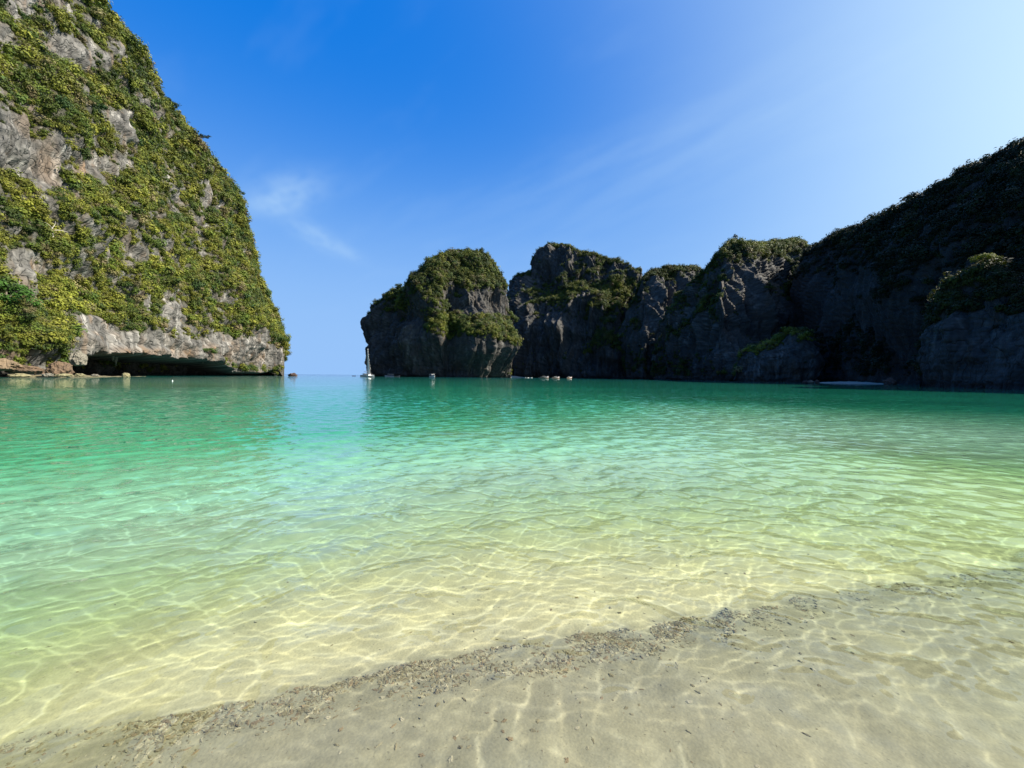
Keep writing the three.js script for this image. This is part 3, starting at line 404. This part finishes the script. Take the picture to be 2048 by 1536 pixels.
// hanging dripstones under the lip of the left cave
for (const [px, len, w] of [[226, 3.4, 1.5], [232, 5.2, 1.9], [406, 2.2, 0.8], [437, 2.4, 0.7], [300, 1.6, 1], [335, 1.5, 0.9], [372, 1.3, 0.8]]) {
  const z = lerp(128, 242, clamp((px - 150) / 300)) * (px < 300 ? 1.0 : 1.0), p = onSea(px, z * 1.015, 0), g = new THREE.ConeGeometry(w / 2, len, 9, 8), q = g.attributes.position;
  for (let i = 0; i < q.count; i++) { const k = 1 + 0.35 * fbm(q.getX(i) * 1.2 + px, q.getY(i) * 0.9, q.getZ(i) * 1.2, 3); q.setXYZ(i, q.getX(i) * k, q.getY(i), q.getZ(i) * k); }
  g.rotateX(Math.PI); g.deleteAttribute('normal'); g.computeVertexNormals();
  const m = mesh('dripstone', g, boulderMats[2], leftCliff.m); m.position.set(p.x, 8.6 - len / 2 + 0.4, p.z);
}

// ------------------------------------------------------------------ trees that can be told apart
function onCliff(c, px, py) { let best = null, e = 1e9; for (let i = 0; i <= c.nu; i++) for (let j = 2; j <= c.nf; j++) { const d = c.D[i][j]; if (Math.abs(d.q[0] - px) > 40 || Math.abs(d.q[1] - py) > 40) continue; const q = toPixel(d.p), f = Math.hypot(q[0] - px, q[1] - py); if (f < e) { e = f; best = d.p; } } return best.clone(); }
const bark = new THREE.MeshStandardMaterial({ color: rgb(0.13, 0.105, 0.08), roughness: 0.95 }), paleBark = new THREE.MeshStandardMaterial({ color: rgb(0.42, 0.38, 0.33), roughness: 0.9 });
function limb(points, r0, r1) { const c = new THREE.CatmullRomCurve3(points), n = 8, g = new THREE.TubeGeometry(c, n, 1, 6), p = g.attributes.position, v = new THREE.Vector3(); for (let i = 0; i <= n; i++) { const o = c.getPointAt(i / n), r = lerp(r0, r1, i / n); for (let k = 0; k <= 6; k++) { const q = i * 7 + k; v.fromBufferAttribute(p, q).sub(o).multiplyScalar(r).add(o); p.setXYZ(q, v.x, v.y, v.z); } } g.computeVertexNormals(); return g; }
function tree(spot, { h, w, tone, lean = [0, 0], seed, label, name = 'tree', airy = 1, group }) {
  const r = rng(seed), o = root(name, spot); tag(o, label, 'tree', group);
  const top = new THREE.Vector3(lean[0] * h, h * 0.72, lean[1] * h), trunk = [limb([new THREE.Vector3(0, -0.8, 0), new THREE.Vector3(lean[0] * h * 0.25, h * 0.35, lean[1] * h * 0.25), top], h * 0.035, h * 0.015)], crown = [];
  const m = new THREE.Matrix4(), q = new THREE.Quaternion();
  for (let i = 0; i < 9; i++) {
    const a = i / 9 * 6.283 + r(), d = w * (i < 2 ? 0.1 : 0.2 + 0.32 * r()), c = new THREE.Vector3(top.x + Math.cos(a) * d, h * (0.55 + 0.4 * r() - 0.25 * d / w), top.z + Math.sin(a) * d), s = w * (0.2 + 0.12 * r()) * airy;
    if (i % 2) trunk.push(limb([top.clone().multiplyScalar(0.7), top.clone().multiplyScalar(0.8).lerp(c, 0.5), c], h * 0.014, h * 0.006));
    crown.push(clumps[i % 3].clone().applyMatrix4(m.compose(c, q.setFromEuler(new THREE.Euler(0, r() * 6.3, 0)), new THREE.Vector3(s, s * 0.8, s))));
  }
  mesh('trunk', mergeGeometries(trunk.map((g) => { const k = g.toNonIndexed(); k.deleteAttribute('uv'); return k; })), bark, o);
  const lm = leafMat.clone(); lm.color = rgb(...tone); mesh('crown', mergeGeometries(crown), lm, o); return o;
}
tree(onCliff(leftCliff, 398, 288), { h: 7, w: 7.5, tone: [0.018, 0.036, 0.014], lean: [0.45, 0.1], seed: 1, label: 'dark tree leaning out from the skyline edge of the left cliff', airy: 0.8 });
tree(onCliff(leftCliff, 338, 212), { h: 5, w: 7, tone: [0.026, 0.05, 0.012], lean: [0.2, 0], seed: 2, label: 'dark green tree on the left cliff skyline, above the leaning tree' });
tree(onCliff(leftCliff, 250, 88), { h: 5, w: 8, tone: [0.025, 0.052, 0.012], seed: 3, label: 'dark green tree near the top of the left cliff skyline' });
tree(onCliff(leftCliff, 476, 392), { h: 6, w: 8, tone: [0.03, 0.062, 0.016], lean: [0.1, 0], seed: 4, label: 'deep green tree at the bend of the left cliff skyline, below the leaning tree' });
tree(onCliff(leftCliff, 560, 692), { h: 7, w: 10, tone: [0.045, 0.085, 0.012], lean: [0.2, 0], seed: 5, label: 'green tree overhanging the sea at the right tip of the left cliff' });
tree(onCliff(leftCliff, 14, 640), { h: 11, w: 9, tone: [0.045, 0.115, 0.012], seed: 6, label: 'large bright green tree at the far left edge below grey rock' });
tree(onCliff(leftCliff, 122, 690), { h: 6, w: 9, tone: [0.075, 0.125, 0.012], seed: 7, label: 'bright yellow-green tree low on the left cliff above the rounded boulder' });
tree(onCliff(leftCliff, 180, 225), { h: 5, w: 8, tone: [0.022, 0.06, 0.014], seed: 8, label: 'dark green tree beside grey rock high on the left cliff face' });
tree(onCliff(leftCliff, 420, 715), { h: 5, w: 8, tone: [0.055, 0.1, 0.012], seed: 9, label: 'green tree hanging just above the cave lip on the left cliff' });
tree(onCliff(headland, 798, 584), { h: 8, w: 12, tone: [0.05, 0.08, 0.016], seed: 10, label: 'pale rounded tree on the left shoulder of the domed headland' });
tree(onCliff(headland, 790, 606), { h: 9, w: 12, tone: [0.13, 0.13, 0.015], seed: 11, label: 'yellow tree just below the left shoulder of the domed headland' });
tree(onCliff(flutedCliff, 1472, 482), { h: 7, w: 4.5, tone: [0.02, 0.035, 0.012], seed: 12, label: 'small pointed tree on the summit of the fluted cliff' });
tree(onCliff(rightMountain, 1824, 408), { h: 5, w: 6, tone: [0.02, 0.035, 0.012], seed: 13, label: 'dark tree standing up from the skyline of the right mountain' });
tree(onCliff(nearButtress, 1970, 527), { h: 2.6, w: 5, tone: [0.13, 0.15, 0.012], seed: 14, label: 'sunlit yellow-green tree on the crest of the near right buttress' });
{ // bare tree
  const o = root('bare_tree', onCliff(leftCliff, 100, 470)); o.position.x += 1.2; tag(o, 'bare white forked tree among green shrubs on the left cliff', 'tree');
  const V = (x, y, z) => new THREE.Vector3(x, y, z), b = (pts, a, c) => mesh('branch', limb(pts.map((p) => V(...p)), a, c), paleBark, o);
  mesh('trunk', limb([V(0, -0.6, 0), V(0.3, 1, 0.5), V(0.4, 2.2, 0.6)], 0.2, 0.12), paleBark, o);
  b([[0.35, 1.4, 0.55], [1.2, 1.9, -0.9], [2.2, 1.8, -2.4]], 0.12, 0.05); b([[0.35, 1.6, 0.55], [0.9, 2.4, 1.6], [1, 3, 3]], 0.11, 0.05); b([[0.4, 2, 0.6], [0.9, 3.4, 0.2], [1.2, 4.4, 0.3]], 0.1, 0.04);
}

// ------------------------------------------------------------------ boats
const white = new THREE.MeshPhysicalMaterial({ color: rgb(0.78, 0.78, 0.76), roughness: 0.35, clearcoat: 0.5 }), greyPaint = new THREE.MeshStandardMaterial({ color: rgb(0.32, 0.36, 0.4), roughness: 0.5 }), glassDark = new THREE.MeshPhysicalMaterial({ color: rgb(0.015, 0.02, 0.025), roughness: 0.08 }), wood = new THREE.MeshStandardMaterial({ color: rgb(0.2, 0.11, 0.055), roughness: 0.7 }), metal = new THREE.MeshStandardMaterial({ color: rgb(0.6, 0.6, 0.6), roughness: 0.35, metalness: 0.8 }), cloth = new THREE.MeshStandardMaterial({ color: rgb(0.75, 0.74, 0.7), roughness: 0.9 }), red = new THREE.MeshStandardMaterial({ color: rgb(0.5, 0.05, 0.04), roughness: 0.6 }), navy = new THREE.MeshStandardMaterial({ color: rgb(0.03, 0.06, 0.14), roughness: 0.6 }), black = new THREE.MeshStandardMaterial({ color: rgb(0.02, 0.02, 0.02), roughness: 0.5 });
function hull(L, W, H, { bow = 0.35, rise = 0.25, stern = 0.85, sternRise = 0, draft = 0.3, deck = 0.06 } = {}) { // along x, bow at +x
  const NS = 22, NP = 13, pos = [], idx = [];
  for (let i = 0; i <= NS; i++) { const t = i / NS, x = (t - 0.5) * L, taper = t > 1 - bow ? Math.cos((t - 1 + bow) / bow * Math.PI / 2) ** 0.75 : lerp(stern, 1, sstep(0, 1 - bow, t)), w = Math.max(0.01, W / 2 * taper), top = H + rise * Math.pow(t, 3) * 1.0 + sternRise * Math.pow(1 - t, 4), keel = -draft * (1 - 0.8 * Math.pow(t, 5));
    for (let k = 0; k < NP; k++) { const a = k / (NP - 1) * 2 - 1, s = Math.sign(a), m = Math.abs(a); let y, zz; if (m < 0.85) { const q = m / 0.85; zz = s * w * Math.pow(q, 0.65); y = lerp(keel, top, Math.pow(q, 1.9)); } else { const q = (m - 0.85) / 0.15; zz = s * w * lerp(1, 0.9, q); y = top - deck * 0; if (q > 0.6) y = top - deck; } pos.push(x, y, zz); } }
  for (let i = 0; i < NS; i++) for (let k = 0; k < NP - 1; k++) { const p = i * NP + k, q = p + NP; idx.push(p, p + 1, q, p + 1, q + 1, q); }
  for (let i = 0; i < NS; i++) { const p = i * NP, q = p + NP; idx.push(p, q, p + NP - 1, q, q + NP - 1, p + NP - 1); }
  for (let k = 1; k < NP - 1; k++) idx.push(0, k + 1, k);
  const g = new THREE.BufferGeometry(); g.setAttribute('position', new THREE.Float32BufferAttribute(pos, 3)); g.setIndex(idx); const f = g.toNonIndexed(); f.computeVertexNormals(); return f;
}
function bevelBox(w, h, d, x, y, z, slopeFront = 0, slopeBack = 0) { // a cabin-like block, front at +x
  const s = new THREE.Shape(); s.moveTo(-w / 2, 0); s.lineTo(w / 2, 0); s.lineTo(w / 2 - slopeFront, h); s.lineTo(-w / 2 + slopeBack, h); s.closePath();
  const b = Math.min(0.06, h * 0.2), g = new THREE.ExtrudeGeometry(s, { depth: d - 2 * b, bevelEnabled: true, bevelSize: b, bevelThickness: b, bevelSegments: 2 }); g.translate(x, y, z - d / 2 + b); return g;
}
function rod(a, b, r) { const A = new THREE.Vector3(...a), B = new THREE.Vector3(...b), g = new THREE.CylinderGeometry(r * 0.8, r, A.distanceTo(B), 8); g.applyQuaternion(new THREE.Quaternion().setFromUnitVectors(new THREE.Vector3(0, 1, 0), B.clone().sub(A).normalize())); g.translate((A.x + B.x) / 2, (A.y + B.y) / 2, (A.z + B.z) / 2); return g; }
{ // catamaran
  const o = root('catamaran', onSea(735, 338), -0.72); tag(o, 'white sailing catamaran with a tall mast moored in front of the domed headland', 'catamaran'); o.scale.setScalar(0.86);
  for (const s of [-1, 1]) { const h = mesh('hull', hull(15, 1.9, 1.55, { rise: 0.5, bow: 0.45 }), white, o); h.position.z = s * 3.1; const wl = mesh('hull_stripe', bevelBox(11, 0.14, 1.98, -1.2, 1.0, s * 3.1), navy, o); wl.name = 'hull_stripe'; }
  mesh('bridge_deck', bevelBox(9.5, 0.55, 6.2, -1.6, 1.15, 0, 0.4), white, o);
  const cab = mesh('cabin', bevelBox(6.4, 1.25, 5, -1.2, 1.72, 0, 1.3, 0.2), white, o); mesh('window', bevelBox(5.7, 0.5, 5.06, -1.15, 2.15, 0, 0.55, 0.1), glassDark, cab);
  mesh('roof', bevelBox(6.6, 0.16, 5.4, -1.9, 2.99, 0), white, o);
  const bim = mesh('sun_roof', bevelBox(3.6, 0.14, 3.6, -2.4, 4.75, 0), navy, o); for (const x of [-4, -0.8]) for (const z of [-1.6, 1.6]) mesh('post', rod([x, 3.1, z], [x, 4.8, z], 0.05), metal, bim);
  mesh('mast', rod([0.6, 3, 0], [0.6, 27.5, 0], 0.26), white, o); mesh('boom', rod([0.6, 4.9, 0], [-5.2, 5.1, 0], 0.2), white, o);
  const sailShape = new THREE.Shape(); sailShape.moveTo(0.75, 2.4); sailShape.lineTo(5.6, 2.2); sailShape.quadraticCurveTo(2.6, 12, 0.72, 26.6); sailShape.closePath();
  const sg = new THREE.ExtrudeGeometry(sailShape, { depth: 0.05, bevelEnabled: false, curveSegments: 12 }); mesh('sail', sg, cloth, o);
  for (const [x, z] of [[7.2, 0], [-6.2, 2.6], [-6.2, -2.6], [0.4, 3.8], [0.4, -3.8]]) mesh('stay', rod([0.6, 26.8, 0], [x, 1.9, z], 0.03), metal, o);
  mesh('railing', mergeGeometries([rod([-6.8, 2.3, -3.6], [3.5, 2.3, -3.6], 0.04), rod([-6.8, 2.3, 3.6], [3.5, 2.3, 3.6], 0.04), ...[-6.8, -3.5, 0, 3.5].flatMap((x) => [-3.6, 3.6].map((z) => rod([x, 1.5, z], [x, 2.3, z], 0.04)))]), metal, o);
}
function speedboat(px, z, turn, L, label, hullMat = white) {
  const o = root('speedboat', onSea(px, z), turn); tag(o, label, 'speedboat');
  mesh('hull', hull(L, L * 0.28, L * 0.1, { rise: L * 0.05, bow: 0.5, draft: 0.4 }), hullMat, o);
  mesh('windscreen', bevelBox(L * 0.12, L * 0.075, L * 0.2, L * 0.12, L * 0.1, 0, L * 0.07), glassDark, o);
  const c = mesh('canopy', bevelBox(L * 0.5, 0.16, L * 0.25, -L * 0.12, L * 0.24, 0), white, o); for (const x of [-0.33, 0.09]) for (const s of [-1, 1]) mesh('post', rod([x * L, L * 0.08, s * L * 0.11], [x * L, L * 0.25, s * L * 0.11], 0.06), metal, c);
  for (const s of [-1, 1]) mesh('outboard_motor', bevelBox(0.5, 0.95, 0.42, -L / 2 - 0.2, 0.25, s * 0.45, 0.08, 0.1), black, o);
  mesh('seat', bevelBox(L * 0.18, L * 0.05, L * 0.18, -L * 0.15, L * 0.1, 0), navy, o);
}
speedboat(779, 380, 2.9, 10, 'grey-white speedboat with a canopy, right beside the catamaran', new THREE.MeshPhysicalMaterial({ color: rgb(0.55, 0.57, 0.6), roughness: 0.4 }));
speedboat(865, 325, -1.05, 10.5, 'bright white speedboat alone before the foot of the domed headland');
function longtail(px, z, turn, L, label, roof = true) {
  const o = root('longtail_boat', onSea(px, z), turn); tag(o, label, 'longtail boat');
  mesh('hull', hull(L, L * 0.16, L * 0.07, { rise: L * 0.17, bow: 0.5, sternRise: L * 0.05, stern: 0.5, draft: 0.25 }), wood, o);
  mesh('gunwale', hull(L * 1.0, L * 0.172, L * 0.075, { rise: L * 0.172, bow: 0.5, sternRise: L * 0.052, stern: 0.5, draft: -L * 0.04 }), white, o);
  mesh('bow_sash', rod([L * 0.475, L * 0.14, 0], [L * 0.49, L * 0.215, 0], 0.16), red, o);
  if (roof) { const r = mesh('roof', bevelBox(L * 0.42, 0.14, L * 0.17, -L * 0.1, L * 0.2, 0), cloth, o); for (const x of [-0.28, 0.08]) for (const s of [-1, 1]) mesh('post', rod([x * L, L * 0.06, s * L * 0.06], [x * L, L * 0.205, s * L * 0.07], 0.05), wood, r); }
  const e = mesh('engine', bevelBox(0.8, 0.55, 0.5, -L * 0.43, L * 0.13, 0, 0.1), black, o); mesh('tail_shaft', rod([-L * 0.46, L * 0.14, 0], [-L * 0.75, -0.1, 0], 0.05), metal, e);
}
longtail(794, 372, 0.3, 5.5, 'small open longtail boat at the stern of the grey speedboat', false);
longtail(931, 420, 0.25, 8.5, 'white-railed longtail boat under the sunlit rock foot of the domed headland');
longtail(1089, 430, 0.2, 9, 'longest longtail boat of the row before the twin-peaked cliff');
longtail(1112, 425, 0.35, 8, 'middle longtail boat of the row before the twin-peaked cliff');
longtail(1139, 420, 0.7, 7, 'rightmost longtail boat of the row before the twin-peaked cliff');
function dinghy(px, z, turn, L, mat, label) { const o = root('dinghy', onSea(px, z), turn); tag(o, label, 'dinghy'); mesh('hull', hull(L, L * 0.42, 0.45, { rise: 0.25, bow: 0.5, draft: 0.15 }), mat, o); mesh('bench', bevelBox(0.3, 0.08, L * 0.36, -L * 0.05, 0.42, 0), wood, o); mesh('outboard_motor', bevelBox(0.3, 0.6, 0.3, -L / 2, 0.3, 0, 0.05), black, o); return o; }
dinghy(708, 450, 0.4, 3.6, red, 'small red dinghy on the open water left of the catamaran');
dinghy(1022, 486, 1.2, 3.4, white, 'tiny white dinghy at the far beach strip');
dinghy(1050, 448, 0.2, 2.6, greyPaint, 'tiny grey dinghy left of the longtail row, nearest the far beach');
dinghy(1056, 446, 0.5, 2.6, white, 'tiny pale dinghy in the middle of three left of the longtail row');
dinghy(1062, 444, 0.1, 2.8, white, 'tiny pale dinghy next to the leftmost longtail boat');
{ const o = root('buoy', onSea(345, 80)); tag(o, 'small white mooring buoy on the green water before the cave', 'buoy'); const g = new THREE.SphereGeometry(0.1, 16, 12); g.translate(0, 0.05, 0); mesh('float', g, white, o); const t = new THREE.TorusGeometry(0.05, 0.015, 6, 12); t.translate(0, 0.2, 0); mesh('ring', t, metal, o); }

// ------------------------------------------------------------------ shells and coral rubble on the bed
{
  const r = rng(303), shapes = [0, 1, 2, 3].map((k) => { const g = new THREE.IcosahedronGeometry(1, 2), p = g.attributes.position; for (let i = 0; i < p.count; i++) { const x = p.getX(i), y = p.getY(i), z = p.getZ(i), s = 1 + 0.95 * fbm(x * 1.7 + k * 9, y * 1.7, z * 1.7, 2); p.setXYZ(i, x * s, y * s * 0.16, z * s * (k % 2 ? 0.28 : 0.55)); } g.deleteAttribute('normal'); g.computeVertexNormals(); return g; });
  const tones = [[0.22, 0.195, 0.115], [0.28, 0.25, 0.155], [0.33, 0.305, 0.205], [0.40, 0.37, 0.265], [0.2, 0.175, 0.11], [0.25, 0.195, 0.115]], mats = tones.map((c) => new THREE.MeshStandardMaterial({ color: rgb(...c), roughness: 0.9 }));
  const place = () => { const x = (r() * 2 - 1) * 5.2, t = r(), d = t < 0.84 ? -Math.abs(r() + r() - 1) * 0.36 : t < 0.97 ? -r() * r() * 1.3 : r() * 1.6, z = lineAt(x) - d + 0.05 * N3(x * 3, lineAt(x) * 3, 2); return [x, z]; };
  const bits = [];
  while (bits.length < 13000) { const [x, z] = place(); if (z > -0.9 || r() < sstep(1.0, 2.8, x) * 0.9 || r() < sstep(-0.9, -2.4, x) * 0.6) continue; if (fbm(x * 2.2, z * 2.2, 5, 3) < (r() - 0.6) * 0.8) continue; bits.push({ x, z, s: 0.0035 + 0.0145 * Math.pow(r(), 3.4), yaw: r() * 6.283, tilt: (r() - 0.5) * 0.5, k: Math.floor(r() * 4), t: Math.floor(r() * 6) }); }
  bits.sort((a, b) => b.s / Math.hypot(b.x, b.z, EYE) - a.s / Math.hypot(a.x, a.z, EYE));
  const near = bits.filter((b) => Math.abs(b.x) < 3 && b.z > -4).slice(0, 48), rest = bits.filter((b) => !near.includes(b));
  let first = null;
  near.forEach((b, i) => { let o; if (!i) { o = mesh('coral_fragment', shapes[b.k], mats[b.t]); first = o; } else { o = first.clone(); o.name = numbered('coral_fragment'); o.geometry = shapes[b.k]; o.material = mats[b.t]; scene.add(o); } o.position.set(b.x, bedY(b.x, b.z) + b.s * 0.06, b.z); o.rotation.set(b.tilt, b.yaw, b.tilt * 0.7); o.scale.setScalar(b.s); const look = ['dark olive', 'brown-grey', 'grey-beige', 'pale beige', 'dull olive', 'rusty brown'][b.t] + (b.k % 2 ? ' sliver' : ' flake'), where = b.x < -0.7 ? 'left' : b.x < 0.7 ? 'middle' : 'right'; tag(o, `${look} of coral on the shallow sand, ${lineAt(b.x) - b.z > 0.05 ? 'beyond the rubble band' : 'in the rubble band'} at the ${where}`, 'coral fragment', `larger ${look} fragments, ${where} part of the band`); });
  const o = new THREE.Group(); o.name = 'coral_rubble'; scene.add(o); tag(o, 'band of fine dark coral and shell rubble across the shallow sand', 'rubble', null, 'stuff');
  shapes.forEach((g, k) => { const list = rest.filter((b) => b.k === k), im = new THREE.InstancedMesh(g, new THREE.MeshStandardMaterial({ color: 0xffffff, roughness: 0.9 }), list.length), m = new THREE.Matrix4(), q = new THREE.Quaternion(), c = new THREE.Color(); im.name = 'rubble_piece'; im.userData.kind = 'stuff'; im.castShadow = im.receiveShadow = true; list.forEach((b, i) => { q.setFromEuler(new THREE.Euler(b.tilt, b.yaw, b.tilt * 0.7)); im.setMatrixAt(i, m.compose(new THREE.Vector3(b.x, bedY(b.x, b.z) + b.s * 0.06, b.z), q, new THREE.Vector3(b.s, b.s, b.s))); im.setColorAt(i, c.setRGB(...tones[b.t])); }); o.add(im); });
}
renderer.render(scene, camera);
